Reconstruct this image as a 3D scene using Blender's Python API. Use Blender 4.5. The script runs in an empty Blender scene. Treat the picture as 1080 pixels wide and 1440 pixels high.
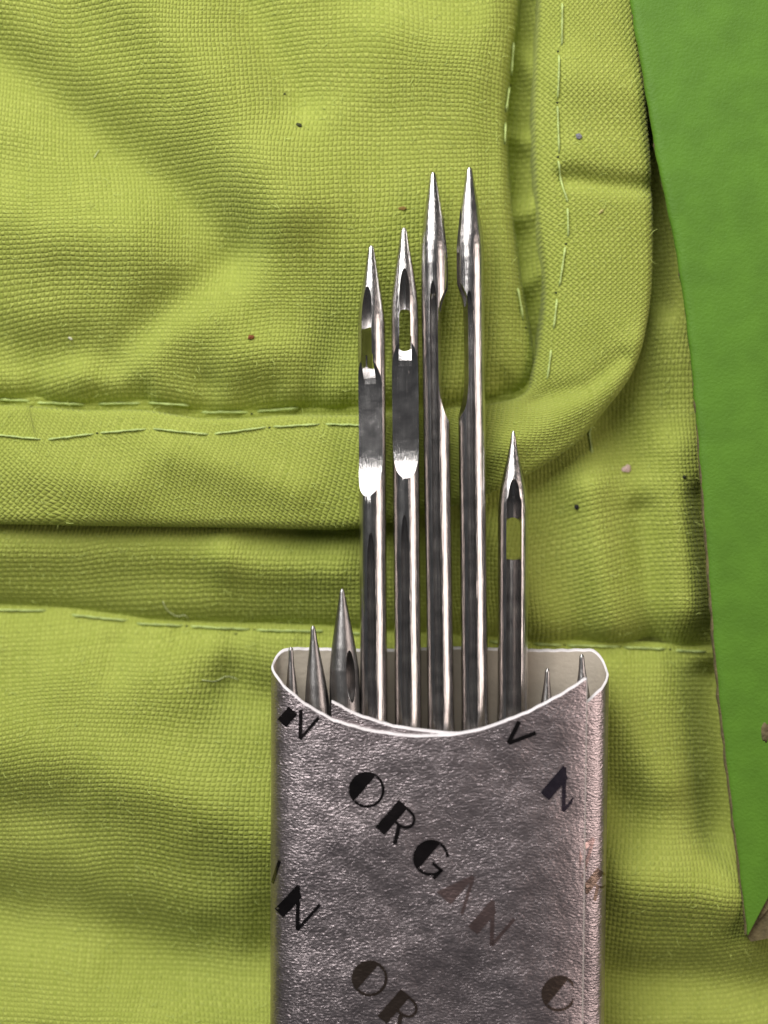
import bpy, bmesh, math, random
import numpy as np
from mathutils import Vector, Matrix

# One working unit ("px") is about 0.03 mm of the real place; S turns it into Blender units.
S = 0.001
D = 2600.0                      # camera height above the cloth, in working units
scene = bpy.context.scene
scene.unit_settings.system = 'METRIC'
scene.unit_settings.scale_length = 0.03
random.seed(4)
rng = np.random.default_rng(7)

def W(x, y, z=0.0):             # working coordinates (x right, y down the cloth, z up) -> Blender
    return ((x - 540) * S, (720 - y) * S, z * S)

# ------------------------------------------------------------------ camera
cam = bpy.data.cameras.new('camera')
camo = bpy.data.objects.new('camera', cam)
scene.collection.objects.link(camo)
camo.location = (0, 0, D * S)
cam.sensor_fit = 'VERTICAL'
cam.sensor_height = 24
cam.lens = 24 * D / 1440
cam.clip_start = 0.01
cam.clip_end = 100
cam.dof.use_dof = True
cam.dof.focus_distance = (D - 80) * S
cam.dof.aperture_fstop = 0.44
scene.camera = camo

# ------------------------------------------------------------------ light
world = bpy.data.worlds.new('World')
scene.world = world
world.use_nodes = True
bg = world.node_tree.nodes['Background']
bg.inputs[0].default_value = (0.90, 0.95, 1.0, 1)
bg.inputs[1].default_value = 0.05

def area(name, loc, target, sx, sy, power, col):
    l = bpy.data.lights.new(name, 'AREA')
    l.shape = 'RECTANGLE'; l.size = sx; l.size_y = sy
    l.energy = power; l.color = col
    o = bpy.data.objects.new(name, l)
    scene.collection.objects.link(o)
    o.location = loc
    d = Vector(target) - Vector(loc)
    o.rotation_euler = d.to_track_quat('-Z', 'Y').to_euler()
    return o
area('window_light', (-1.7, 3.2, 3.0), (0, 0, 0), 4.8, 3.6, 380, (1.0, 0.98, 0.95))
area('room_light', (3.3, 0.2, 2.3), (0, 0, 0), 2.4, 2.2, 60, (1.0, 0.84, 0.76))

scene.view_settings.view_transform = 'Standard'
scene.view_settings.look = 'None'
scene.view_settings.exposure = 0.0
scene.view_settings.gamma = 1.0

# ------------------------------------------------------------------ materials
def nmat(name):
    m = bpy.data.materials.new(name); m.use_nodes = True
    nt = m.node_tree
    return m, nt, nt.nodes['Principled BSDF']

class NB:                                    # small node helper
    def __init__(s, nt): s.nt = nt
    def n(s, t, **k):
        x = s.nt.nodes.new(t)
        for a, b in k.items(): setattr(x, a, b)
        return x
    def val(s, node, i, v):
        if hasattr(v, 'is_linked') or isinstance(v, bpy.types.NodeSocket): s.nt.links.new(v, node.inputs[i])
        else: node.inputs[i].default_value = v
    def m(s, op, a, b=None, c=None):
        x = s.n('ShaderNodeMath', operation=op)
        s.val(x, 0, a)
        if b is not None: s.val(x, 1, b)
        if c is not None: s.val(x, 2, c)
        return x.outputs[0]
    def noise(s, vec, scale, detail=3, rough=0.5):
        x = s.n('ShaderNodeTexNoise'); x.inputs['Scale'].default_value = scale
        x.inputs['Detail'].default_value = detail; x.inputs['Roughness'].default_value = rough
        s.nt.links.new(vec, x.inputs['Vector']); return x.outputs['Fac']
    def mapping(s, vec, scale=(1, 1, 1), rot=(0, 0, 0)):
        x = s.n('ShaderNodeMapping'); x.inputs['Scale'].default_value = scale; x.inputs['Rotation'].default_value = rot
        s.nt.links.new(vec, x.inputs['Vector']); return x.outputs[0]
    def ramp(s, f, stops):
        x = s.n('ShaderNodeValToRGB'); e = x.color_ramp.elements
        while len(e) < len(stops): e.new(0.5)
        for q, (p, c) in zip(e, stops): q.position = p; q.color = (*c, 1)
        s.nt.links.new(f, x.inputs[0]); return x.outputs[0]
    def bump(s, h, dist, strength=1.0, normal=None):
        x = s.n('ShaderNodeBump'); x.inputs['Distance'].default_value = dist; x.inputs['Strength'].default_value = strength
        s.nt.links.new(h, x.inputs['Height'])
        if normal is not None: s.nt.links.new(normal, x.inputs['Normal'])
        return x.outputs[0]

def cloth_material(name, tu, tv, c_lo, c_hi, depth=1.45):
    """woven cotton; uv in working units, tu / tv = thread pitch"""
    m, nt, bs = nmat(name); b = NB(nt)
    uv = b.n('ShaderNodeUVMap'); uv.uv_map = 'weave'
    pos = b.n('ShaderNodeTexCoord').outputs['Object']
    wob = b.n('ShaderNodeTexNoise'); wob.inputs['Scale'].default_value = 0.02; wob.inputs['Detail'].default_value = 2
    nt.links.new(uv.outputs[0], wob.inputs['Vector'])
    sep = b.n('ShaderNodeSeparateXYZ'); nt.links.new(uv.outputs[0], sep.inputs[0])
    sw = b.n('ShaderNodeSeparateXYZ'); nt.links.new(wob.outputs['Color'], sw.inputs[0])
    u = b.m('ADD', b.m('DIVIDE', sep.outputs[0], tu), b.m('MULTIPLY', sw.outputs[0], 0.7))
    v = b.m('ADD', b.m('DIVIDE', sep.outputs[1], tv), b.m('MULTIPLY', sw.outputs[1], 0.7))
    w2 = b.n('ShaderNodeTexNoise'); w2.inputs['Scale'].default_value = 0.085; w2.inputs['Detail'].default_value = 2
    nt.links.new(uv.outputs[0], w2.inputs['Vector'])
    s2 = b.n('ShaderNodeSeparateXYZ'); nt.links.new(w2.outputs['Color'], s2.inputs[0])
    u = b.m('ADD', u, b.m('MULTIPLY', s2.outputs[0], 0.5)); v = b.m('ADD', v, b.m('MULTIPLY', s2.outputs[1], 0.5))
    su = b.m('SINE', b.m('MULTIPLY', u, math.pi)); sv = b.m('SINE', b.m('MULTIPLY', v, math.pi))
    a = b.m('ABSOLUTE', su); c = b.m('ABSOLUTE', sv)
    par = b.m('GREATER_THAN', b.m('MULTIPLY', su, sv), 0.0)
    h1 = b.m('MULTIPLY', b.m('POWER', a, 0.4), c)
    h2 = b.m('MULTIPLY', b.m('MULTIPLY', a, b.m('POWER', c, 0.4)), 0.8)
    h = b.m('ADD', b.m('MULTIPLY', h1, par), b.m('MULTIPLY', h2, b.m('SUBTRACT', 1.0, par)))
    # per-thread unevenness: each thread has its own weight and dye
    comb = b.n('ShaderNodeCombineXYZ')
    nt.links.new(b.m('MULTIPLY', b.m('FLOOR', u), 7.31), comb.inputs[0])
    nt.links.new(b.m('MULTIPLY', v, 0.06), comb.inputs[1])
    comb2 = b.n('ShaderNodeCombineXYZ')
    nt.links.new(b.m('MULTIPLY', u, 0.06), comb2.inputs[0])
    nt.links.new(b.m('MULTIPLY', b.m('FLOOR', v), 5.17), comb2.inputs[1])
    comb2.inputs[2].default_value = 9.0
    nu = b.noise(comb.outputs[0], 1.0, 1); nv = b.noise(comb2.outputs[0], 1.0, 1)
    thr = b.m('ADD', b.m('MULTIPLY', nv, par), b.m('MULTIPLY', nu, b.m('SUBTRACT', 1.0, par)))
    hh = b.m('MULTIPLY', h, b.m('ADD', 0.65, b.m('MULTIPLY', thr, 0.7)))
    fine = b.noise(pos, 420, 2); blot = b.noise(pos, 5.5, 4)
    hh2 = b.m('ADD', hh, b.m('MULTIPLY', fine, 0.2))
    f = b.m('ADD', b.m('ADD', b.m('MULTIPLY', thr, 0.55), b.m('MULTIPLY', blot, 0.35)), b.m('MULTIPLY', fine, 0.15))
    f = b.m('ADD', f, b.m('MULTIPLY', par, 0.10))
    col = b.ramp(f, [(0.25, c_lo), (0.85, c_hi)])
    nt.links.new(col, bs.inputs['Base Color'])
    bs.inputs['Roughness'].default_value = 0.72
    bs.inputs['Specular IOR Level'].default_value = 0.28
    bs.inputs['Sheen Weight'].default_value = 0.10
    bs.inputs['Sheen Roughness'].default_value = 0.5
    nrm = b.bump(hh2, depth * S, 1.0)
    nt.links.new(nrm, bs.inputs['Normal'])
    return m

LO, HI = (0.240, 0.292, 0.034), (0.425, 0.480, 0.098)
M_cloth = cloth_material('lime_cotton', 5.3, 6.5, LO, HI)
M_bind = cloth_material('lime_cotton_bias', 5.3, 5.3, LO, HI)

def simple(name, col, rough=0.5, metal=0.0, spec=0.5, noise_scale=60, var=0.25, bump=0.0, bscale=200):
    m, nt, bs = nmat(name); b = NB(nt)
    pos = b.n('ShaderNodeTexCoord').outputs['Object']
    f = b.noise(pos, noise_scale, 4)
    lo = tuple(c * (1 - var) for c in col); hi = tuple(min(1, c * (1 + var)) for c in col)
    nt.links.new(b.ramp(f, [(0.3, lo), (0.7, hi)]), bs.inputs['Base Color'])
    bs.inputs['Roughness'].default_value = rough
    bs.inputs['Metallic'].default_value = metal
    bs.inputs['Specular IOR Level'].default_value = spec
    if bump:
        nt.links.new(b.bump(b.noise(pos, bscale, 3), bump * S, 1.0), bs.inputs['Normal'])
    return m

M_thread = simple('pale_thread', (0.46, 0.57, 0.19), 0.6, bump=1.5, bscale=500)
M_hole = simple('dark_hole_shade', (0.03, 0.04, 0.008), 0.9)  # near-black colour stands for the shade inside the stitch holes
M_paper = simple('beige_paper', (0.50, 0.44, 0.36), 0.75, noise_scale=30, var=0.08, bump=0.8, bscale=150)
M_cut = simple('white_cut_edge', (0.78, 0.74, 0.76), 0.6, var=0.08, bump=1.0, bscale=250)
M_card = simple('green_card', (0.10, 0.225, 0.020), 0.55, spec=0.3, noise_scale=26, var=0.10, bump=0.7, bscale=240)
M_raw = simple('brown_raw_board', (0.15, 0.12, 0.055), 0.85, noise_scale=60, var=0.35, bump=2.0, bscale=200)

def steel_material(name='polished_steel', k=1.0, r0=0.13):
    m, nt, bs = nmat(name); b = NB(nt)
    pos = b.n('ShaderNodeTexCoord').outputs['Object']
    f = b.noise(pos, 55, 5); st = b.noise(b.mapping(pos, (900, 12, 900)), 1.0, 2)
    nt.links.new(b.ramp(f, [(0.3, tuple(k * c for c in (0.48, 0.46, 0.455))), (0.7, tuple(k * c for c in (0.66, 0.635, 0.62)))]), bs.inputs['Base Color'])
    bs.inputs['Metallic'].default_value = 1.0
    r = b.m('ADD', r0, b.m('MULTIPLY', b.m('ADD', b.m('MULTIPLY', f, 0.5), b.m('MULTIPLY', st, 0.5)), 0.17))
    nt.links.new(r, bs.inputs['Roughness'])
    hsum = b.m('ADD', b.m('MULTIPLY', f, 0.6), b.m('MULTIPLY', st, 0.4))
    nt.links.new(b.bump(hsum, 0.9 * S, 0.8), bs.inputs['Normal'])
    return m
M_steel = steel_material()
M_dull = steel_material('dull_shaded_steel', 0.55, 0.26)  # duller copy of the steel, darkened for the shade inside the packet

def foil_material(name, c0, c1, r0, r1, depth):
    m, nt, bs = nmat(name); b = NB(nt)
    pos = b.n('ShaderNodeTexCoord').outputs['Object']
    dash = b.noise(b.mapping(pos, (190, 420, 200)), 1.0, 2, 0.5)
    grain = b.noise(b.mapping(pos, (420, 640, 420)), 1.0, 1, 0.5)
    patch = b.noise(b.mapping(pos, (38, 60, 40)), 1.0, 4, 0.65)
    big = b.noise(pos, 3.4, 2)
    spark = b.m('POWER', b.m('MULTIPLY', patch, b.m('ADD', 0.55, dash)), 2.0)
    f = b.m('ADD', b.m('MULTIPLY', patch, 0.55), b.m('MULTIPLY', big, 0.45))
    nt.links.new(b.ramp(f, [(0.36, c0), (0.64, c1)]), bs.inputs['Base Color'])
    bs.inputs['Metallic'].default_value = 1.0
    nt.links.new(b.m('ADD', r0, b.m('MULTIPLY', patch, r1)), bs.inputs['Roughness'])
    hsum = b.m('ADD', b.m('ADD', b.m('MULTIPLY', dash, b.m('ADD', 0.5, b.m('MULTIPLY', patch, 1.3))), b.m('MULTIPLY', grain, 0.3)), b.m('MULTIPLY', spark, 0.2))
    nt.links.new(b.bump(hsum, depth * S, 1.0), bs.inputs['Normal'])
    return m
M_foil = foil_material('embossed_foil', (0.44, 0.375, 0.385), (0.57, 0.49, 0.505), 0.30, 0.14, 0.85)
M_print = foil_material('smooth_mirror_print', (0.10, 0.085, 0.085), (0.16, 0.13, 0.13), 0.16, 0.10, 0.25)  # mirror-finish letters; the dark they reflect is put into the base colour
M_print_v = foil_material('violet_reflection_print', (0.19, 0.15, 0.21), (0.24, 0.20, 0.26), 0.2, 0.1, 0.35)  # same mirror print, a violet reflection painted into its colour
M_print_p = foil_material('pink_reflection_print', (0.42, 0.30, 0.29), (0.52, 0.37, 0.355), 0.28, 0.1, 0.35)  # same mirror print with its pink reflection as base colour
M_print_b = foil_material('bronze_reflection_print', (0.24, 0.175, 0.14), (0.31, 0.23, 0.19), 0.25, 0.1, 0.35)  # same mirror print, brownish reflection painted in

# ------------------------------------------------------------------ object helpers
COL = scene.collection
def empty(name, loc, label=None, cat=None, group=None):
    o = bpy.data.objects.new(name, None); COL.objects.link(o)
    o.location = loc; o.empty_display_size = 0.02
    tag(o, label, cat, group); return o
def tag(o, label=None, cat=None, group=None, kind=None):
    if label: o['label'] = label
    if cat: o['category'] = cat
    if group: o['group'] = group
    if kind: o['kind'] = kind
    return o
def link(name, me, mat=None, parent=None, smooth=True):
    if mat is not None and not me.materials: me.materials.append(mat)
    if smooth: me.polygons.foreach_set('use_smooth', [True] * len(me.polygons))
    o = bpy.data.objects.new(name, me); COL.objects.link(o)
    if parent is not None:
        o.parent = parent
        o.matrix_parent_inverse = Matrix.Translation(-Vector(parent.location))
    return o
def grid_mesh(name, X, Y, Z, U=None, V=None, mask=None):
    """X,Y,Z (n,m) working units -> mesh; optional weave uv"""
    n, m = X.shape
    co = np.stack([(X - 540) * S, (720 - Y) * S, Z * S], -1).reshape(-1, 3)
    idx = np.arange(n * m).reshape(n, m)
    q = np.stack([idx[:-1, :-1], idx[1:, :-1], idx[1:, 1:], idx[:-1, 1:]], -1).reshape(-1, 4)
    if mask is not None:
        q = q[mask.reshape(-1)[q].all(1)]
    # keep the faces looking up
    if len(q):
        a = co[q[len(q) // 2]]
        if np.cross(a[1] - a[0], a[2] - a[0])[2] < 0: q = q[:, ::-1]
    used = np.unique(q); remap = -np.ones(n * m, int); remap[used] = np.arange(len(used))
    co = co[used]; q = remap[q]
    me = bpy.data.meshes.new(name)
    me.vertices.add(len(co)); me.vertices.foreach_set('co', co.ravel())
    me.loops.add(q.size); me.loops.foreach_set('vertex_index', q.ravel().astype(np.int32))
    me.polygons.add(len(q)); me.polygons.foreach_set('loop_start', np.arange(0, q.size, 4, dtype=np.int32))
    me.update(calc_edges=True)
    if U is not None:
        uv = np.stack([U, V], -1).reshape(-1, 2)[used][q.ravel()]
        l = me.uv_layers.new(name='weave'); l.data.foreach_set('uv', uv.ravel().astype(np.float32))
    me.validate(); return me

def polydist(X, Y, pts):
    """unsigned distance of grid points to a polyline"""
    P = np.stack([X, Y], -1); best = np.full(X.shape, 1e9)
    for (ax, ay), (bx, by) in zip(pts[:-1], pts[1:]):
        d = np.array([bx - ax, by - ay]); L = d @ d + 1e-9
        t = np.clip(((P - (ax, ay)) @ d) / L, 0, 1)
        best = np.minimum(best, np.hypot(P[..., 0] - ax - t * d[0], P[..., 1] - ay - t * d[1]))
    return best
def smoothpoly(pts, step=12.0):
    """Catmull-Rom through the points, resampled evenly"""
    p = np.array(pts, float); q = np.vstack([2 * p[0] - p[1], p, 2 * p[-1] - p[-2]]); out = []
    for i in range(1, len(q) - 2):
        for t in np.linspace(0, 1, 14, endpoint=False):
            a, b_, c, d = q[i - 1], q[i], q[i + 1], q[i + 2]
            out.append(0.5 * ((2 * b_) + (-a + c) * t + (2 * a - 5 * b_ + 4 * c - d) * t * t + (-a + 3 * b_ - 3 * c + d) * t ** 3))
    out.append(p[-1]); out = np.array(out)
    s = np.r_[0, np.cumsum(np.hypot(*np.diff(out, axis=0).T))]
    n = max(2, int(s[-1] / step)); ss = np.linspace(0, s[-1], n)
    return np.stack([np.interp(ss, s, out[:, 0]), np.interp(ss, s, out[:, 1])], -1)
def vnoise(X, Y, scale, seed):
    r = np.random.default_rng(seed); G = r.random((80, 80)) * 2 - 1
    x = X / scale + 31.3; y = Y / scale + 27.7
    xi = np.floor(x).astype(int); yi = np.floor(y).astype(int); fx = x - xi; fy = y - yi
    fx = fx * fx * fx * (fx * (6 * fx - 15) + 10); fy = fy * fy * fy * (fy * (6 * fy - 15) + 10)
    g = lambda i, j: G[i % 80, j % 80]
    return (g(xi, yi) * (1 - fx) + g(xi + 1, yi) * fx) * (1 - fy) + (g(xi, yi + 1) * (1 - fx) + g(xi + 1, yi + 1) * fx) * fy
RK = 1.85
def ridges(X, Y, L):
    """soft folds: each is (polyline..., width, height); tuples of six are one straight fold"""
    Z = np.zeros_like(X)
    for f in L:
        if isinstance(f[0], (list, tuple)): pts, w, h = f
        else: pts, w, h = [(f[0], f[1]), (f[2], f[3])], f[4], f[5]
        d = polydist(X, Y, pts)
        Z += RK * h * np.exp(-(d / w) ** 2)
    return Z
def soften(Z, n):
    for _ in range(n):
        P = np.pad(Z, 1, mode='edge')
        Z = (P[:-2, 1:-1] + P[2:, 1:-1] + P[1:-1, :-2] + P[1:-1, 2:] + 2 * Z) / 6
    return Z
def sstep(t): t = np.clip(t, 0, 1); return t * t * (3 - 2 * t)

# ------------------------------------------------------------------ the cloth
cloth = empty('fabric_pouch', W(540, 720, 0), 'lime green woven cotton pouch with stitched seams and curved binding under the needles', 'fabric')

SEAM = [(-400, 856), (0, 857), (90, 863), (200, 877), (350, 884), (460, 888), (600, 897), (760, 905), (860, 909), (1000, 916), (1500, 925)]
def seam_y(x): return np.interp(x, [p[0] for p in SEAM], [p[1] for p in SEAM])

def Z_back(X, Y):                         # back panel: lies flat under the binding, dips to the lower seam
    Z = 4 * vnoise(X, Y, 150, 3) + 2.2 * vnoise(X, Y, 60, 4)
    Z += ridges(X, Y, [(830, 690, 860, 880, 30, 12), (950, 640, 960, 850, 42, 16), (700, 760, 760, 880, 36, 10),
                       (905, 720, 925, 900, 22, -9), (0, 770, 300, 775, 34, 9), (330, 790, 470, 800, 34, 10), (985, 700, 1010, 880, 22, -10),
                       (860, 590, 900, 640, 40, -8), (925, 180, 930, 420, 26, -14), ([(740, -300), (738, 120), (734, 300), (744, 400), (750, 470)], 26, -20), ([(715, 60), (765, 110)], 20, 8), ([(705, 185), (765, 200)], 16, 7), ([(710, 310), (765, 285)], 18, 9), ([(725, 410), (770, 375)], 16, 8), ([(710, -60), (765, -30)], 18, 7)])
    d = seam_y(X) - Y
    Z -= 26 * np.exp(-(np.clip(d, 0, None) / 20.0) ** 1.3)
    Z -= 10 * np.exp(-(np.clip(d, 0, None) / 60.0) ** 2)
    return Z
def Z_low(X, Y):                          # lower panel: padded, bulges from the seam down
    d = Y - seam_y(X)
    Z = 30 * (1 - np.exp(-np.clip(d, 0, None) / 34.0)) - 24
    Z += 4 * vnoise(X, Y, 120, 8) * sstep(d / 40) + 1.6 * vnoise(X, Y, 45, 9) * sstep(d / 30)
    Z += sstep(d / 40) * soften(ridges(X, Y, [([(-80, 1030), (120, 1065), (300, 1125), (430, 1180)], 72, 22), ([(-80, 1270), (120, 1305), (260, 1345), (400, 1370)], 62, -20), ([(-80, 1440), (150, 1450), (420, 1445)], 46, 15), (100, 960, 240, 960, 60, 10),
                       ([(330, 965), (410, 1000)], 36, -15), (880, 1230, 1010, 1250, 55, 22), (860, 1380, 1100, 1390, 42, -18), (870, 1000, 930, 1100, 34, 10),
                       (870, 1130, 880, 1160, 36, -8), (1012, 950, 1022, 1170, 44, -24), (985, 905, 1040, 925, 20, -8), (160, 905, 160, 940, 18, -6), (380, 1290, 380, 1330, 40, -10)]), 14)
    Z += 7 * vnoise(X, Y * 0.15, 26, 91) * np.exp(-np.clip(d, 0, None) / 34) * sstep(d / 8)
    d2 = np.clip(-d, 0, None); Z -= d2 * 1.2
    return Z
P1_EDGE = smoothpoly([(728, -420), (727, -150), (728, 0), (718, 90), (712, 190), (718, 290), (731, 390), (744, 470), (750, 520), (738, 549), (700, 560), (600, 572), (500, 580), (410, 578), (350, 583), (280, 582), (200, 570), (120, 571), (50, 567), (0, 565), (-420, 562)])
def Z_top(X, Y):                          # upper padded panel
    d = polydist(X, Y, [tuple(p) for p in P1_EDGE])
    xe = np.interp(Y, P1_EDGE[:60, 1], P1_EDGE[:60, 0]) if False else None
    # inside test: left of the right edge and above the bottom edge
    order = np.argsort(P1_EDGE[:, 1]); 
    inside = point_in(X, Y, [tuple(p) for p in P1_EDGE] + [(-2000, 562), (-2000, -2000), (728, -2000)])
    sd = np.where(inside, d, -d)
    e = np.clip(sd, 0, None)
    puff = 17 * (1 - np.exp(-e / 11.0)) + 34 * (1 - np.exp(-e / 55.0))
    amp = sstep(e / 55)
    Z = puff + amp * (4.5 * vnoise(X, Y, 140, 21) + 1.6 * vnoise(X, Y, 55, 22))
    Z += amp * soften(ridges(X, Y, [([(80, -120), (200, 10), (320, 160), (400, 300)], 58, 20), ([(-40, 60), (60, 130), (160, 210), (250, 280), (330, 350)], 46, -19), ([(310, -60), (360, 30), (420, 150)], 32, -11),
                       ([(-60, 300), (60, 330), (190, 345)], 60, 12), ([(320, 375), (240, 432), (165, 505)], 30, -8), ([(205, 530), (245, 485), (320, 450)], 28, 5), ([(-60, 470), (50, 500), (110, 495)], 40, -11), (440, 220, 520, 330, 60, 7),
                       (560, 60, 690, 100, 60, 8), (500, -20, 640, 0, 40, -7), (480, 490, 640, 480, 50, -8), (120, 530, 150, 570, 22, 7), (340, 500, 420, 500, 34, 8), (290, 540, 310, 570, 18, -7)]), 20)
    Z += sstep((70 - e) / 60) * sstep(e / 10) * 8 * vnoise(X * 1.0, Y * 0.4, 30, 25)
    wr = sstep((X - 600) / 80) * sstep((545 - Y) / 60)          # the side edge stands up like a pillow's
    Z += wr * 13 * np.exp(-e / 60)
    Z -= 8 + np.where(sd < 0, -sd, 0) * (2.0 + 4 * wr)
    return Z, sd
def point_in(X, Y, poly):
    ins = np.zeros(X.shape, bool); n = len(poly)
    for i in range(n):
        x0, y0 = poly[i]; x1, y1 = poly[(i + 1) % n]
        if y0 == y1: continue
        c = ((y0 > Y) != (y1 > Y)) & (X < (x1 - x0) * (Y - y0) / (y1 - y0) + x0)
        ins ^= c
    return ins
def weave_uv(X, Y, seed, amp=22, rot=0.0):
    U = X + amp * vnoise(X, Y, 260, seed) + amp * 0.35 * vnoise(X, Y, 110, seed + 1)
    V = Y + amp * vnoise(X, Y, 260, seed + 2) + amp * 0.35 * vnoise(X, Y, 110, seed + 3)
    c, s = math.cos(rot), math.sin(rot)
    return U * c - V * s, U * s + V * c

def mk(x0, x1, y0, y1, st): return np.meshgrid(np.arange(x0, x1 + st, st), np.arange(y0, y1 + st, st))
X, Y = mk(-400, 1500, -1260, 8, 4.0); Y = Y + seam_y(X)
U, V = weave_uv(X, Y, 50, 20, 0.03)
# the far edge of the back panel ends just past the seam
link('back_panel', grid_mesh('back_panel', X, Y, Z_back(X, Y), U, V), M_cloth, cloth)
X, Y = mk(-400, 1500, -7, 960, 4.0); Y = Y + seam_y(X)
U, V = weave_uv(X, Y, 60, 20, -0.03)
low = link('lower_panel', grid_mesh('lower_panel', X, Y, Z_low(X, Y), U, V), M_cloth, cloth)
X, Y = mk(-400, 770, -400, 600, 3.5)
Zt, sd = Z_top(X, Y)
U, V = weave_uv(X, Y, 70, 22, 0.02)
top = link('padded_panel', grid_mesh('padded_panel', X, Y, Zt, U, V, mask=(sd > -9)), M_cloth, cloth)

# the binding: a bias strip swept along the panel's curved edge, folded under at its outer side
IN = [(757, -420), (757, -150), (757, 0), (751, 110), (750, 210), (756, 320), (764, 410), (757, 480), (748, 522), (738, 552), (700, 566), (600, 577), (500, 584), (410, 584), (350, 588), (280, 588), (200, 577), (120, 577), (50, 572), (0, 570), (-420, 566)]
OUT = [(884, -420), (886, -150), (890, 0), (900, 110), (909, 210), (914, 320), (912, 410), (903, 470), (884, 528), (850, 575), (800, 630), (700, 688), (600, 722), (500, 743), (430, 744), (350, 742), (280, 741), (200, 740), (120, 739), (0, 737), (-420, 734)]
def dense(pts, n=520):
    p = np.array(pts, float); q = np.vstack([2 * p[0] - p[1], p, 2 * p[-1] - p[-2]])
    t = np.linspace(0, len(p) - 1 - 1e-6, n); i = t.astype(int); f = (t - i)[:, None]; i = i + 1
    a, b_, c, d = q[i - 1], q[i], q[i + 1], q[i + 2]
    return 0.5 * ((2 * b_) + (-a + c) * f + (2 * a - 5 * b_ + 4 * c - d) * f ** 2 + (-a + 3 * b_ - 3 * c + d) * f ** 3)
I_, O_ = dense(IN), dense(OUT)
mid = (I_ + O_) / 2; sl = np.r_[0, np.cumsum(np.hypot(*np.diff(mid, axis=0).T))]
tt = np.r_[np.linspace(-0.015, 0.0, 4)[:-1], np.r_[0, .004, .01, .02, .035, .05, .07, np.linspace(0.09, 0.93, 34)], 0.95, 0.965, 0.98, 0.99, 0.997, 1.0]
under = [0.995, 0.985, 0.96, 0.92, 0.86]
T = np.r_[tt, under]
BX = I_[:, None, 0] * (1 - T) + O_[:, None, 0] * T
BY = I_[:, None, 1] * (1 - T) + O_[:, None, 1] * T
def bind_profile(t):
    h = 18 * (1 - np.exp(-np.clip(t, 0, 1) / 0.010)) + 14 * (1 - np.exp(-np.clip(t, 0, 1) / 0.2)) + 4
    h = np.where(t < 0, 8 + t * 3000, h + 4)
    h = h + 5 * np.sin(np.clip(t, 0, 1) * math.pi)
    roll = np.sqrt(np.clip(1 - np.clip((t - 0.90) / 0.10, 0, 1) ** 2, 0, 1))
    return h - 11 + 13 * roll
prof = np.r_[bind_profile(tt), np.array([13, 10, 8, 7, 7.0])]
BZ = np.repeat(prof[None, :], len(I_), 0)
damp = np.clip(np.r_[sstep(tt / 0.25), np.zeros(len(under))], 0, 1)[None, :]
BZ = BZ + damp * (2.4 * vnoise(BX, BY, 120, 31) + 1.2 * vnoise(BX, BY, 45, 33)
                  + ridges(BX, BY, [([(790, 256), (850, 266), (905, 270)], 13, -7), (800, 225, 880, 228, 26, 2.5), (800, 120, 880, 140, 40, 5), ([(748, 562), (820, 548), (868, 508)], 15, -5),
                                    ([(690, 640), (780, 598), (850, 545), (888, 490)], 26, 6), (250, 640, 420, 690, 30, 5), (60, 660, 180, 690, 40, 6)]))
BU = np.repeat(sl[:, None], len(T), 1); BV = np.repeat((T * 150)[None, :], len(I_), 0)
a45 = math.radians(42)
wu, wv = weave_uv(BX, BY, 80, 8)
U = BU * math.cos(a45) - BV * math.sin(a45) + (wu - BX); V = BU * math.sin(a45) + BV * math.cos(a45) + (wv - BY)
binding = link('binding', grid_mesh('binding', BX, BY, BZ, U, V), M_bind, cloth)

# height lookup on the built cloth, for stitches and crumbs
from mathutils.bvhtree import BVHTree
bpy.context.view_layer.update()
TREES = []
for o in list(cloth.children):
    me = o.data
    co = np.empty(len(me.vertices) * 3); me.vertices.foreach_get('co', co)
    TREES.append(BVHTree.FromPolygons([tuple(c) for c in co.reshape(-1, 3)], [tuple(p.vertices) for p in me.polygons]))
def cloth_z(x, y):
    w = W(x, y); z = -60.0
    for t in TREES:
        hit = t.ray_cast(Vector((w[0], w[1], 1.0)), Vector((0, 0, -1)))
        if hit[0] is not None: z = max(z, hit[0].z / S)
    return z

def tube(pts, radii, seg=8, cap=True):
    """tube through 3-D points in Blender units -> bmesh"""
    bm = bmesh.new(); rings = []
    pts = [Vector(p) for p in pts]
    for i, p in enumerate(pts):
        t = (pts[min(i + 1, len(pts) - 1)] - pts[max(i - 1, 0)]).normalized()
        a = t.cross(Vector((0, 0, 1)))
        a = a.normalized() if a.length > 1e-6 else Vector((1, 0, 0))
        c = a.cross(t)
        rings.append([bm.verts.new(p + (a * math.cos(k * 2 * math.pi / seg) + c * math.sin(k * 2 * math.pi / seg)) * radii[i]) for k in range(seg)])
    for r0, r1 in zip(rings[:-1], rings[1:]):
        for k in range(seg): bm.faces.new((r0[k], r0[(k + 1) % seg], r1[(k + 1) % seg], r1[k]))
    if cap: bm.faces.new(rings[0][::-1]); bm.faces.new(rings[-1])
    bmesh.ops.recalc_face_normals(bm, faces=bm.faces)
    return bm
def bm_mesh(bm, name):
    me = bpy.data.meshes.new(name); bm.to_mesh(me); bm.free(); return me

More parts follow.
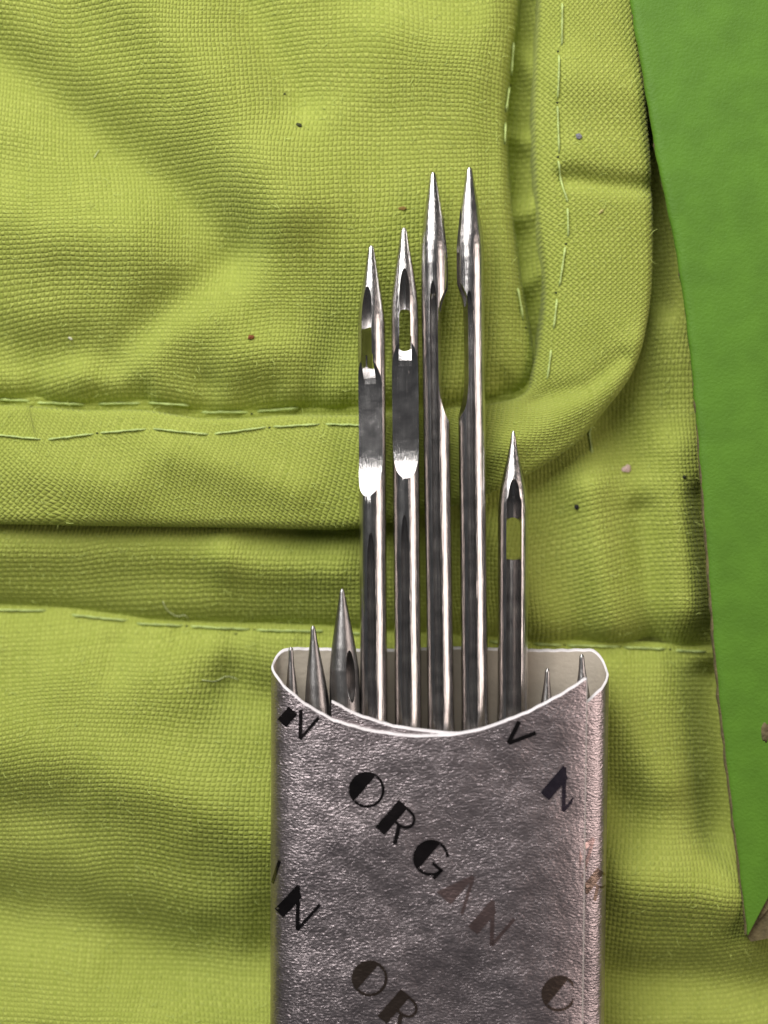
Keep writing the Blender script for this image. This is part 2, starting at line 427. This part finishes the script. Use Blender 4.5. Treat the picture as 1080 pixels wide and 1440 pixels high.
STITCH = {
 'binding': [[(787, -50), (788, 8)], [(787, 14), (786, 77)], [(782, 88), (780, 150)], [(780, 158), (782, 225)], [(781, 233), (787, 268), (795, 294)], [(794, 298), (795, 342)], [(791, 352), (783, 408)], [(780, 424), (775, 468)], [(772, 494), (766, 538)],
             [(-50, 608), (-6, 612)], [(0, 613), (68, 620)], [(74, 620), (140, 612)], [(146, 611), (212, 605)], [(220, 605), (298, 613)], [(304, 612), (378, 602)], [(385, 602), (452, 598)], [(458, 598), (520, 600)]],
 'padded_panel': [[(0, 562), (44, 564)], [(50, 566), (118, 569)], [(138, 568), (200, 567)], [(208, 567), (266, 571)], [(281, 580), (352, 580)], [(360, 579), (420, 574)], [(722, 62), (719, 108)], [(716, 124), (711, 160)], [(710, 176), (709, 206)], [(727, 408), (735, 452)]],
 'lower_panel': [[(-40, 858), (60, 860)], [(96, 866), (176, 874)], [(190, 878), (256, 881)], [(264, 882), (350, 886)], [(360, 887), (456, 889)], [(470, 890), (510, 893)], [(690, 904), (745, 906)], [(752, 907), (792, 909)], [(800, 909), (872, 911)], [(880, 912), (940, 914)], [(952, 916), (1000, 918)]],
 'back_panel': [[(828, 600), (833, 640)]],
}
kids = {o.name: o for o in cloth.children}
for pn, lst in STITCH.items():
    for ln in lst:
        p = smoothpoly(ln, 6.0); n = len(p); pts = []; rad = []
        for i, (x, y) in enumerate(p):
            f = i / (n - 1)
            z = max(cloth_z(x, y), cloth_z(x, y - 3), cloth_z(x, y + 3), cloth_z(x - 3, y), cloth_z(x + 3, y)) if pn != 'back_panel' else cloth_z(x, y)
            end = min(f, 1 - f)
            pts.append(W(x, y + random.uniform(-.4, .4), z + 1.6 - 5.0 * math.exp(-end / 0.05))); rad.append((1.5 + 0.35 * math.sin(i * 1.9)) * S)
        link('stitch', bm_mesh(tube(pts, rad, 6), 'stitch'), M_thread, kids[pn])
for pn, pts in {'binding': [(781, 83), (780, 154), (781, 229), (792, 349), (779, 416), (143, 611), (381, 603)], 'padded_panel': [(718, 118), (354, 582), (738, 462)], 'lower_panel': [(260, 882), (356, 887), (796, 909), (874, 912), (946, 915), (330, 893)]}.items():
    for (x, y) in pts:                      # little dark blobs painted as the shade in the holes the thread enters
        bm = bmesh.new(); bmesh.ops.create_icosphere(bm, subdivisions=1, radius=1)
        for v in bm.verts: v.co = Vector(W(x + v.co.x * 2.4, y + v.co.y * 1.8, cloth_z(x, y) - 0.2 + v.co.z * 1.2))
        link('thread_hole_shade', bm_mesh(bm, 'thread_hole_shade'), M_hole, kids[pn])

# loose surface fuzz of the cotton, one object
fz = random.Random(11); vs_, fs_ = [], []
for _ in range(5200):
    x, y = fz.uniform(-150, 1150), fz.uniform(-150, 1560); z = cloth_z(x, y)
    a = fz.uniform(0, 2 * math.pi); L_ = fz.uniform(4, 13); bend = fz.uniform(-.9, .9); lift = fz.uniform(.6, 3.5); w_ = fz.uniform(.22, .42)
    k0 = len(vs_)
    for i in range(4):
        t = i / 3; aa = a + bend * t
        px_, py_ = x + math.cos(aa) * L_ * t, y + math.sin(aa) * L_ * t
        ox, oy = -math.sin(aa) * w_ * (1 - .5 * t), math.cos(aa) * w_ * (1 - .5 * t)
        zz = z + .6 + lift * math.sin(math.pi * min(1, t * .8))
        vs_ += [W(px_ - ox, py_ - oy, zz), W(px_ + ox, py_ + oy, zz + .2)]
    for i in range(3): fs_.append((k0 + 2 * i, k0 + 2 * i + 1, k0 + 2 * i + 3, k0 + 2 * i + 2))
me = bpy.data.meshes.new('cotton_fuzz'); me.from_pydata(vs_, [], fs_); me.update()
tag(link('cotton_fuzz', me, simple('cotton_fuzz', (0.44, 0.52, 0.13), .8), cloth), kind='stuff')

# ------------------------------------------------------------------ green card strip
kz = lambda z: (D - z) / D
def PZ(x, y, z):                            # point seen at (x, y) when it lies z above the cloth plane
    return (540 + (x - 540) * kz(z), 720 + (y - 720) * kz(z))
card = empty('green_card', W(1150, 700, 20), 'dark green card strip with a worn brown corner lying along the cloth', 'card')
EDGE = smoothpoly([(852, -300), (868, -120), (886, 0), (905, 110), (925, 230), (950, 350), (969, 480), (984, 640), (999, 820), (1011, 960), (1031, 1130), (1046, 1250), (1054, 1318)], 14)
FAR = smoothpoly([(1500, -330), (1500, 0), (1470, 300), (1440, 600), (1400, 850), (1320, 1010), (1190, 1090), (1110, 1125), (1083, 1150), (1070, 1205), (1062, 1262), (1056, 1312)], 14)
def slab(rows, z_top, thick, name, bev=4.0, inset=None):
    """rows: list of polylines across the card; closed solid with a rounded rim"""
    bm = bmesh.new()
    def ring(zoff, inset):
        c = np.mean(rows, axis=0); out = []
        n = len(rows)
        for i, (x, y) in enumerate(rows):
            t = np.array(rows[(i + 1) % n]) - np.array(rows[i - 1]); t = t / (np.hypot(*t) + 1e-9)
            nx, ny = -t[1], t[0]
            k = 0.06 + 0.94 * float(sstep(np.array((1325 - y) / 230.0)))     # the rounding dies out at the thin tip
            out.append(bm.verts.new(W(x + nx * inset * k, y + ny * inset * k, z_top(x, y) + zoff)))
        return out
    A = ring(-thick, 0); B = ring(-bev, 0); I_n = inset or bev; C0 = ring(-bev * .55, I_n * .12 * SGN); C = ring(-bev * .2, I_n * .45 * SGN); E = ring(0, I_n * SGN)
    n = len(rows)
    for r0, r1 in ((A, B), (B, C0), (C0, C), (C, E)):
        for i in range(n): bm.faces.new((r0[i], r0[(i + 1) % n], r1[(i + 1) % n], r1[i]))
    bm.faces.new(E); bm.faces.new(A[::-1])
    bmesh.ops.triangulate(bm, faces=[f for f in bm.faces if len(f.verts) > 4])
    bmesh.ops.recalc_face_normals(bm, faces=bm.faces)
    return bm_mesh(bm, name)
def zcard(x, y): return 62 - 14 * max(0, (y - 300) / 1000.0) + 4 * math.sin(y / 260.0)
EDGE = EDGE + np.stack([0.9 * np.sin(EDGE[:, 1] * 0.11) * np.sin(EDGE[:, 1] * 0.037), 0 * EDGE[:, 1]], -1)
loop = [PZ(x, y, 56) for x, y in EDGE] + [PZ(x, y, 56) for x, y in FAR[::-1]]
SGN = -1.0
c_ = np.mean(loop, axis=0)
me = slab(loop, zcard, 12, 'face', 6.0, 13.0)
o = link('face', me, M_card, card); me.set_sharp_from_angle(angle=math.radians(50)) if hasattr(me, 'set_sharp_from_angle') else None
base = [PZ(x - 2.0 * float(sstep(np.array((y - 420) / 400))) - 0.4 + 1.0 * math.sin(y * 0.19) * math.sin(y * .053), y, 50) for x, y in EDGE] + [PZ(x, y, 50) for x, y in FAR[::-1]]
link('board', slab(base, lambda x, y: zcard(x, y) - 5, 11, 'board', 2), M_raw, card, smooth=False)
loop2 = [PZ(x, y, 46) for x, y in [(1046, 1248), (1049, 1285), (1053, 1318), (1058, 1327), (1085, 1322), (1130, 1305), (1300, 1240), (1480, 1150), (1480, 900), (1330, 980), (1180, 1080), (1100, 1110), (1074, 1140), (1060, 1200)]]
link('worn_corner', slab([tuple(p) for p in loop2], lambda x, y: zcard(x, y) - 9, 26, 'worn_corner', 2), M_raw, card, smooth=False)
bm = bmesh.new(); bmesh.ops.create_icosphere(bm, subdivisions=2, radius=1)
for v in bm.verts: v.co = Vector(W(*PZ(1078 + v.co.x * 7, 1028 + v.co.y * 18 + 4 * math.sin(9 * v.co.x), 58), zcard(1077, 1028) - 0.6 + v.co.z * 1.4))
link('scuff', bm_mesh(bm, 'scuff'), M_raw, card)

# ------------------------------------------------------------------ the packet: one foil-faced sheet rolled into a flat sleeve
ZC = 84.0
packet = empty('needle_packet', W(619, 1200, ZC), 'open silver foil needle packet printed with ORGAN, holding the needles', 'packet')
def pk(x): return 540 + (x - 540) * kz(105)
def pky(y): return 720 + (y - 720) * kz(105)
XC, HA, HB = pk(620), 240 * kz(105), 54.0
def sect(th, off):
    c, s = math.cos(th), math.sin(th)
    x = XC + (HA - 3 + off * 0.5) * math.copysign(abs(c) ** 0.5, c)
    z = (HB - 3 + off) * math.copysign(abs(s) ** 0.66, s)
    return x, z
def th_of_x(x, front=True):
    c = (x - XC) / (HA - 1); th = math.acos(math.copysign(min(1, abs(c)) ** (1 / 0.5), c))
    return th if front else -th
INNER = [(465, 984), (500, 1003), (550, 1019), (610, 1029), (680, 1030), (740, 1022), (790, 1006), (822, 989), (845, 970), (858, 951)]
OUTER = [(382, 940), (388, 950), (400, 965), (430, 989), (470, 1011), (520, 1025), (580, 1033), (625, 1032), (680, 1022), (740, 999), (790, 973), (820, 954)]
path = []
def seg(tab, o0, o1, n):
    xs = np.array([p[0] for p in tab], float); ys = np.array([p[1] for p in tab], float)
    t0, t1 = th_of_x(pk(xs[0])), th_of_x(pk(xs[-1]))
    for f in np.linspace(0, 1, n):
        th = t0 + (t1 - t0) * f; off = o0 + (o1 - o0) * f
        if tab is INNER: off -= 6.0 * math.exp(-((sect(th, 0)[0] - pk(818)) / 34.0) ** 2)
        x, z = sect(th, off); path.append((x, z, pky(np.interp(540 + (x - 540) / kz(105), xs, ys))))
seg(INNER, -3, -1, 70)
# round the right side, across the back, round the left side
tr, tl = th_of_x(pk(858)), th_of_x(pk(382))
for f in np.linspace(0, 1, 110)[1:-1]:
    th = tr + (-(2 * math.pi - tl) - tr) * f
    x, z = sect(th, -1 + 3 * f)
    u = (x - XC) / HA
    ytop = pky(918) + 4 * math.sin(x / 37.0) * 0.4
    s = math.sin(th)
    k = sstep(np.array((0.15 - s) / 0.75)).item()
    yedge = 951 if f < .5 else 940
    path.append((x, z, pky(yedge) * (1 - k) + (ytop + 2.5) * k))
seg(OUTER, 2, 6.5, 90)
path = np.array(path)
N = len(path)
tx = np.gradient(path[:, 0]); tz = np.gradient(path[:, 1]); tl_ = np.hypot(tx, tz) + 1e-9
# outward normal
cx = path[:, 0] - XC; cz = path[:, 1]
nx, nz = tz / tl_, -tx / tl_
flip = np.sign(nx * cx / HA ** 2 + nz * cz / HB ** 2); flip[flip == 0] = 1
nx, nz = nx * flip, nz * flip
YB = 1720.0
rows = np.r_[0, 0.004, 0.012, np.linspace(0.03, 1, 60)]
TH = 3.4
def wob(x, y): return 2.2 * vnoise(x, y, 95, 41) + 1.0 * vnoise(x, y, 38, 42)
def sheet(offset):
    PX = np.repeat(path[None, :, 0], len(rows), 0); PZ_ = np.repeat(path[None, :, 1], len(rows), 0)
    yt = path[:, 2] + 0.8 * np.sin(path[:, 0] * 0.31) * 0.5
    PY = yt[None, :] + (YB - yt[None, :]) * rows[:, None]
    # the sleeve narrows very slightly towards its far end
    nar = 1 - 0.012 * (PY - 930) / 500
    PX = XC + (PX - XC) * nar - 4 * (PY - 930) / 500
    w = wob(PX, PY) * np.clip(np.abs(PZ_) / HB, 0, 1)
    return PX + nx[None, :] * offset, PY, ZC + PZ_ + nz[None, :] * (offset + w)
So = sheet(TH / 2); Si = sheet(-TH / 2)
Si[0][:, -1] += 3.0; Si[2][:, -1] -= 1.0          # the overlapping end is cut at a slant, its paper core shows
def raw_grid(name, P, flipn):
    X_, Y_, Z_ = P; n, m = X_.shape
    co = np.stack([(X_ - 540) * S, (720 - Y_) * S, Z_ * S], -1).reshape(-1, 3)
    idx = np.arange(n * m).reshape(n, m)
    q = np.stack([idx[:-1, :-1], idx[1:, :-1], idx[1:, 1:], idx[:-1, 1:]], -1).reshape(-1, 4)
    if flipn: q = q[:, ::-1]
    me = bpy.data.meshes.new(name); me.from_pydata(co.tolist(), [], q.tolist()); me.update(); return me
# orientation: make the outer face look away from the axis
me = raw_grid('foil_face', So, False)
c0 = me.polygons[len(me.polygons) // 2]; v = Vector((c0.center.x - W(XC, 0)[0], 0, c0.center.z - ZC * S))
fl = c0.normal.dot(v) < 0
bpy.data.meshes.remove(me)
foil = link('foil_face', raw_grid('foil_face', So, fl), M_foil, packet)
link('paper_lining', raw_grid('paper_lining', Si, not fl), M_paper, packet)
def rimcurve():
    bm = bmesh.new()
    def row(P, r): return [bm.verts.new(W(P[0][r, i], P[1][r, i], P[2][r, i])) for i in range(N)]
    def col(P, c): return [bm.verts.new(W(P[0][r, c], P[1][r, c], P[2][r, c])) for r in range(len(rows))]
    for fn, ia in ((row, 0), (row, len(rows) - 1), (col, 0), (col, N - 1)):
        a, b_ = fn(So, ia), fn(Si, ia)
        mid_ = []
        for p, q in zip(a, b_):
            m_ = (p.co + q.co) / 2
            if fn is row: m_.y += (4.0 if ia == 0 else -1.3) * S
            mid_.append(bm.verts.new(m_))
        for r0, r1 in ((a, mid_), (mid_, b_)):
            for i in range(len(a) - 1): bm.faces.new((r0[i], r0[i + 1], r1[i + 1], r1[i]))
    bmesh.ops.recalc_face_normals(bm, faces=bm.faces)
    return bm_mesh(bm, 'cut_edge')
link('cut_edge', rimcurve(), M_cut, packet)

# printed letters: left halves solid, right halves thin, on slanting lines
def ring_pts(r, a0, a1, n): return [(r * math.cos(a0 + (a1 - a0) * i / n), r * math.sin(a0 + (a1 - a0) * i / n)) for i in range(n + 1)]
def stroke(p, q, w):
    d = Vector((q[0] - p[0], q[1] - p[1])); nn = Vector((-d.y, d.x)).normalized() * w / 2; k = 6
    L = [(p[0] + d.x * i / k, p[1] + d.y * i / k) for i in range(k + 1)]
    return [[(L[i][0] - nn.x, L[i][1] - nn.y), (L[i + 1][0] - nn.x, L[i + 1][1] - nn.y), (L[i + 1][0] + nn.x, L[i + 1][1] + nn.y), (L[i][0] + nn.x, L[i][1] + nn.y)] for i in range(k)]
def arc(cx, cy, rx, ry, a0, a1, w, n=18):
    out = []
    for i in range(n):
        t0, t1 = a0 + (a1 - a0) * i / n, a0 + (a1 - a0) * (i + 1) / n
        f = lambda t, k: (cx + (rx + k) * math.cos(t), cy + (ry + k) * math.sin(t))
        out.append([f(t0, -w / 2), f(t0, w / 2), f(t1, w / 2), f(t1, -w / 2)])
    return out
def half_disc(r, x_cut):
    out = []; n = 14; xs = np.linspace(-r, x_cut, n)
    for a, c in zip(xs[:-1], xs[1:]):
        ya, yc = math.sqrt(max(0, r * r - a * a)), math.sqrt(max(0, r * r - c * c))
        out.append([(a, -ya), (c, -yc), (c, yc), (a, ya)])
    return out
PI = math.pi
GLYPH = {
 'O': half_disc(.5, -.06) + arc(0, 0, .46, .46, -PI / 2 - .1, PI / 2 + .1, .08),
 'R': [[(-.42, -.5), (-.08, -.5), (-.08, -.17), (-.42, -.17)], [(-.42, -.17), (-.08, -.17), (-.08, .16), (-.42, .16)], [(-.42, .16), (-.08, .16), (-.08, .5), (-.42, .5)]] + arc(.02, .22, .30, .24, -PI / 2, PI / 2, .08) + stroke((-.09, .46), (.03, .46), .08) + stroke((-.09, -.02), (.03, -.02), .08) + stroke((.05, -.03), (.30, -.5), .12),
 'G': half_disc(.5, -.06) + arc(0, 0, .46, .46, -PI / 2 - .1, -.15, .08) + arc(0, 0, .46, .46, .75, PI / 2 + .1, .08) + stroke((.12, -.08), (.5, -.08), .09) + stroke((.44, -.08), (.44, -.4), .10),
 'A': [[(-.5, -.5), (.02, -.5), (.02, -.1), (-.32, -.1)], [(-.32, -.1), (.02, -.1), (.02, .5), (-.05, .5)]] + stroke((0, .48), (.42, -.5), .09),
 'N': [[(-.45, -.5), (-.12, -.5), (-.12, 0), (-.45, 0)], [(-.45, 0), (-.12, 0), (-.12, .3), (-.45, .5)]] + stroke((-.4, .48), (.38, -.46), .11) + stroke((.38, -.48), (.38, .5), .09),
 'V': stroke((-.25, .42), (-.02, -.45), .16) + stroke((-.02, -.45), (.5, .5), .15),
}
FT = BVHTree.FromPolygons([tuple(v.co) for v in foil.data.vertices], [tuple(p.vertices) for p in foil.data.polygons])
def letter(ch, x, y, size, ang, mat, xmin=-1e9, xmax=1e9):
    bm = bmesh.new(); c, s = math.cos(ang), math.sin(ang); X0, Y0 = pk(x), pky(y)
    cache = {}
    def vert(p):
        px_, py_ = p[0] * size, p[1] * size
        gx = X0 + px_ * c - py_ * s; gy = Y0 - (px_ * s + py_ * c)
        gx = min(max(gx, pk(xmin)), pk(xmax)) if xmin > -1e8 or xmax < 1e8 else gx
        k = (round(gx, 3), round(gy, 3))
        if k not in cache:
            w = W(gx, gy); h = FT.ray_cast(Vector((w[0], w[1], 1.0)), Vector((0, 0, -1)))
            z = h[0].z if h[0] is not None else None
            if z is None or z < (ZC - 10) * S: cache[k] = None       # beyond the cut edge of the front
            else: cache[k] = bm.verts.new((w[0], w[1], z + 0.5 * S))
        return cache[k]
    for poly in GLYPH[ch]:
        vs = []
        for p in poly:
            v = vert(p)
            if v is None: vs = []; break
            if v not in vs: vs.append(v)
        if len(vs) >= 3:
            try: bm.faces.new(vs)
            except ValueError: pass
    bmesh.ops.subdivide_edges(bm, edges=bm.edges, cuts=2, use_grid_fill=True)
    for v in bm.verts:
        h = FT.ray_cast(Vector((v.co.x, v.co.y, 1.0)), Vector((0, 0, -1)))
        if h[0] is not None and h[0].z > (ZC - 10) * S: v.co.z = h[0].z + 0.5 * S
    for f in bm.faces:
        f.normal_update()
        if f.normal.z < 0: f.normal_flip()
    if len(bm.faces): link('printed_letter', bm_mesh(bm, 'printed_letter'), mat, packet)
LA = math.radians(-41)
for ch, x, y, m_ in [('N', 424, 1006, M_print), ('O', 516, 1105, M_print), ('R', 560, 1151, M_print), ('G', 605, 1199, M_print), ('A', 648, 1244, M_print_p), ('N', 690, 1290, M_print_p), ('O', 783, 1388, M_print_b),
                     ('A', 378, 1226, M_print), ('N', 420, 1272, M_print), ('O', 520, 1366, M_print_b), ('R', 563, 1413, M_print_b), ('G', 607, 1460, M_print_b), ('A', 650, 1506, M_print_b), ('V', 724, 1028, M_print), ('N', 790, 1105, M_print_v),
                     ('O', 424, 1530, M_print_b), ('R', 468, 1576, M_print_b), ('A', 818, 1196, M_print_p), ('R', 839, 1243, M_print_b)]:
    over = x < 812
    letter(ch, x, y, 48 if ch not in 'VR' or x < 700 else 36, LA, m_, xmin=-1e9 if over else 812, xmax=(803 if over and x > 760 else 1e9) if over else 858)

# ------------------------------------------------------------------ the needles
def lathe(prof, seg=40):
    bm = bmesh.new(); rings = []
    for (d, r) in prof:
        rings.append([bm.verts.new((r * S * math.sin(k * 2 * PI / seg), -d * S, r * S * math.cos(k * 2 * PI / seg))) for k in range(seg)])
    for r0, r1 in zip(rings[:-1], rings[1:]):
        for k in range(seg): bm.faces.new((r0[k], r1[k], r1[(k + 1) % seg], r0[(k + 1) % seg]))
    bm.faces.new(rings[0]); bm.faces.new(rings[-1][::-1])
    bmesh.ops.recalc_face_normals(bm, faces=bm.faces)
    return bm_mesh(bm, 'needle')
def prism_yz(poly, hw):                        # side profile (d, z) extruded over x
    bm = bmesh.new()
    A = [bm.verts.new((-hw * S, -d * S, z * S)) for d, z in poly]; B = [bm.verts.new((hw * S, -d * S, z * S)) for d, z in poly]
    bm.faces.new(A); bm.faces.new(B[::-1]); n = len(poly)
    for i in range(n): bm.faces.new((A[i], B[i], B[(i + 1) % n], A[(i + 1) % n]))
    bmesh.ops.recalc_face_normals(bm, faces=bm.faces); return bm
def slot(d0, d1, hw, z0, z1, slant=0.0, n=8):  # rounded through-slot; the far end leans so its wall looks up
    bm = bmesh.new(); out = []
    a = [(hw * math.cos(t), d0 + hw - hw * math.sin(t)) for t in np.linspace(0, PI, n)]
    b_ = [(-hw * math.cos(t), d1 - hw * .5 + hw * .5 * math.sin(t)) for t in np.linspace(0, PI, n)]
    loop_ = a + b_
    lo = [bm.verts.new((x * S, -d * S, z0 * S)) for x, d in loop_]
    hi = [bm.verts.new((x * S, -(d + (slant if i >= n else 0)) * S, z1 * S)) for i, (x, d) in enumerate(loop_)]
    bm.faces.new(lo); bm.faces.new(hi[::-1]); m_ = len(loop_)
    for i in range(m_): bm.faces.new((lo[i], lo[(i + 1) % m_], hi[(i + 1) % m_], hi[i]))
    bmesh.ops.recalc_face_normals(bm, faces=bm.faces); return bm
def ellipsoid(d, z, rx, rd, rz):
    bm = bmesh.new(); bmesh.ops.create_uvsphere(bm, u_segments=28, v_segments=20, radius=1)
    for v in bm.verts: v.co = Vector((v.co.x * rx * S, (-d + v.co.y * rd) * S, (z + v.co.z * rz) * S))
    return bm
def capsule(d0, d1, z, r, sq=1.0, t0=1.6):
    pr = [(d0 + r * t0 * (1 - math.cos(t)), r * max(0.04, math.sin(t))) for t in np.linspace(0, PI / 2, 8)]
    pr += [(d1 - r * 1.6 * (1 - math.sin(t)), r * max(0.04, math.cos(t))) for t in np.linspace(0, PI / 2, 8)]
    me = lathe(pr, 20); bm = bmesh.new(); bm.from_mesh(me); bpy.data.meshes.remove(me)
    for v in bm.verts: v.co.z = v.co.z * sq + z * S
    return bm
def cut(me, cutters):
    o = bpy.data.objects.new('tmp', me); COL.objects.link(o); tmp = []
    for bm in cutters:
        c = bpy.data.objects.new('tmpc', bm_mesh(bm, 'tmpc')); COL.objects.link(c); tmp.append(c)
        md = o.modifiers.new('b', 'BOOLEAN'); md.operation = 'DIFFERENCE'; md.solver = 'EXACT'; md.object = c
    bpy.context.view_layer.update()
    dg = bpy.context.evaluated_depsgraph_get()
    out = bpy.data.meshes.new_from_object(o.evaluated_get(dg))
    for c in tmp + [o]:
        d = c.data; bpy.data.objects.remove(c); bpy.data.meshes.remove(d)
    out.polygons.foreach_set('use_smooth', [True] * len(out.polygons)); out.set_sharp_from_angle(angle=math.radians(28))
    return out
def resample(tab, L):
    ds = np.unique(np.r_[np.linspace(0, 130, 45), np.linspace(130, L, 60), [p[0] for p in tab if p[0] <= L]])
    # smooth interpolation of the radius
    x = np.array([p[0] for p in tab], float); y = np.array([p[1] for p in tab], float)
    return [(d, float(np.interp(d, x, y))) for d in ds]
def big_needle(L, roll, g0):
    """roll: how far the eye is turned from facing up; the long thread groove runs along the upper side from g0"""
    tab = [(0, 1.6), (1.0, 3.0), (4, 4.4), (20, 6.8), (40, 10.0), (60, 13.1), (80, 15.8), (95, 17.6), (108, 18.5), (125, 19), (200, 18.8), (330, 18.6), (740, 18.4), (765, 19.2), (790, 22), (L, 22.5)]
    R = 19.0
    cs = [prism_yz([(178, 9.0), (190, 6.5), (215, 5.5), (290, 5.5), (306, 7.0), (320, 9.8), (333, 13.8), (343, 18.5), (350, 24), (350, 40), (150, 40), (150, 21), (164, 14.5)], 40),
          ellipsoid(98, R * 1.02, 7.6, 44, R * 1.0), slot(112, 168, 7.6, -40, 40, 2), prism_yz([(150, 30), (150, -2), (166, -2), (176, 2.2), (182, 5.8), (190, 5.8), (190, 30)], 8.8)]
    g = capsule(g0, 768 + (0 if abs(roll) < 40 else 76), R * .93, 5.4, 2.2, 9.0)
    bmesh.ops.rotate(g, verts=g.verts, cent=(0, 0, 0), matrix=Matrix.Rotation(math.radians(-roll - 9), 3, 'Y'))
    me = cut(lathe(resample(tab, L)), cs + [g]); me.materials.append(M_steel); return me
def grooved_needle(L):
    tab = [(0, 1.2), (3, 2.6), (20, 5.4), (40, 9.5), (60, 14), (80, 18), (100, 20.3), (120, 21), (370, 20.6), (385, 21), (410, 23), (L, 23)]
    R = 21.0
    cs = [capsule(84, 425, R * .80, 10.5, 1.9), ellipsoid(98, R, 8.5, 34, R * .9), slot(118, 174, 10.5, -40, 40, 5)]
    me = cut(lathe(resample(tab, L)), cs); me.materials.append(M_steel); return me
def short_needle(L, k):
    tab = [(0, 1.6), (3, 3.2), (20, 6.0 * k), (50, 11.5 * k), (80, 16.5 * k), (110, 20 * k), (140, 21 * k), (L, 21 * k)]
    cs = [ellipsoid(118, 21 * k, 7 * k, 36, 19 * k)]
    me = cut(lathe(resample(tab, L)), cs); me.materials.append(M_dull); return me
M_groove = grooved_needle(760)
ARM = 'needles standing in the foil packet'
def needle(me, tip, foot, roll, z0, z1, label):
    """tip and foot as seen; z0 at the tip, z1 where it enters the packet"""
    a = Vector(W(*PZ(tip[0], tip[1], z0), z0)); b_ = Vector(W(*PZ(foot[0], foot[1], z1), z1))
    o = link('sewing_needle', me, None, None, smooth=False)
    ax = (a - b_).normalized()
    q = Vector((0, 1, 0)).rotation_difference(ax)
    o.rotation_mode = 'QUATERNION'
    o.rotation_quaternion = q @ Matrix.Rotation(math.radians(roll), 4, 'Y').to_quaternion()
    o.location = a
    tag(o, label, 'needle', ARM); return o
needle(big_needle(960, -24, 392), (522, 345), (526, 1010), -24, 76, 84, 'tall steel needle with eye turned aside, beside the three short tips')
needle(big_needle(980, 0, 392), (568, 320), (574, 1010), 0, 76, 84, 'tall steel needle with open eye and round bright scarf end facing up')
needle(big_needle(1060, 82, 150), (609, 242), (620, 1010), 82, 76, 84, 'tall steel needle notched on the side facing the tallest needle')
needle(big_needle(1060, -78, 170), (660, 235), (668, 1010), -78, 76, 84, 'tallest steel needle, notched on the side facing the slightly shorter one')
needle(M_groove, (722, 606), (721, 985), 0, 74, 82, 'half-height steel needle with slot eye and long dark groove')
for tip, foot, k, L, roll, z, lab in [((481, 828), (486, 1010), 1.0, 560, 28, 84, 'short thick needle tip beside the tall needles, highest of three'),
                                     ((440, 880), (447, 1010), .86, 500, 70, 82, 'short needle tip between a thick tip and the shortest left tip'),
                                     ((409, 910), (411, 1010), .62, 470, 120, 78, 'smallest needle tip in the packet corner beside two taller tips'),
                                     ((770, 940), (767, 1040), .72, 440, 160, 76, 'tiny dark needle tip peeking over the foil against beige lining'),
                                     ((818, 920), (820, 1000), .78, 300, 100, 84, 'dark needle tip at the overlapped corner of the foil packet')]:
    needle(short_needle(L, k), tip, foot, roll, z - 2, z, lab)

# ------------------------------------------------------------------ crumbs and lint lying on the cloth
def crumb(name, x, y, sx, sy, sz, col, label, seed, ang=0):
    r = random.Random(seed); bm = bmesh.new(); bmesh.ops.create_icosphere(bm, subdivisions=1, radius=1)
    z = cloth_z(x, y); c, s = math.cos(ang), math.sin(ang)
    for v in bm.verts:
        k = r.uniform(.7, 1.2); px_, py_ = v.co.x * sx * k, v.co.y * sy * k
        v.co = Vector((( px_ * c - py_ * s) * S, (px_ * s + py_ * c) * S, (v.co.z * sz * r.uniform(.8, 1.1)) * S))
    o = link(name, bm_mesh(bm, name), simple(name + '_stuff', col, .8, bump=1.0, bscale=400), None, smooth=False)
    o.location = W(x, y, z + sz * 0.55); tag(o, label, 'crumb', 'specks on the cloth')
crumb('paper_crumb', 881, 659, 8.5, 6, 4, (.62, .45, .40), 'pinkish white crumb on the cloth between binding and green card', 1, .2)
crumb('dust_speck', 810, 713, 4.2, 4, 3, (.006, .006, .006), 'black speck on the cloth below the curved binding corner', 2)
crumb('dust_speck', 958, 671, 3.2, 2.6, 2, (.02, .025, .008), 'tiny dark speck on the cloth beside the green card edge', 3)
crumb('dust_speck', 423, 187, 5.0, 3.4, 2.5, (.045, .055, .015), 'dark speck on the middle of the padded panel', 4, -.4)
crumb('dust_speck', 402, 139, 2.0, 2.0, 1.5, (.04, .05, .012), 'pin-sized dark dot above the larger padded panel speck', 14)
crumb('rust_crumb', 356, 479, 5.5, 3.6, 3, (.22, .07, .015), 'rust brown crumb on the lower padded panel', 5, .1)
crumb('rust_crumb', 565, 301, 7.0, 3.0, 1.6, (.24, .15, .03), 'brown smudge of fluff just above the open-eye needle tip', 6)
crumb('dust_speck', 808, 202, 5.2, 5, 3, (.22, .22, .26), 'grey round speck on the binding beside its stitch line', 7)
crumb('lint_crumb', 840, 305, 5.0, 2.6, 2, (.50, .46, .16), 'pale tan fleck on the binding below its crease', 8, .7)
crumb('lint_crumb', 103, 478, 4.0, 2.2, 2, (.62, .62, .45), 'tiny white lint fleck on the padded panel', 9, -.6)
def fibre(pts, label):
    p = smoothpoly(pts, 4.0)
    q = [W(x, y, cloth_z(x, y) + 1.6) for x, y in p]
    o = link('lint_fibre', bm_mesh(tube(q, [0.6 * S] * len(q), 5), 'lint_fibre'), simple('lint', (.62, .68, .35), .6), None)
    tag(o, label, 'lint', 'loose fibres on the cloth')
fibre([(228, 846), (233, 858), (246, 868), (258, 866), (262, 874)], 'fine curled fibre above the lower seam')
fibre([(136, 226), (139, 219), (142, 214)], 'short straight fibre on the padded panel')
fibre([(285, 955), (302, 958), (318, 952), (334, 957)], 'long wavy fibre on the lower panel beside the packet')
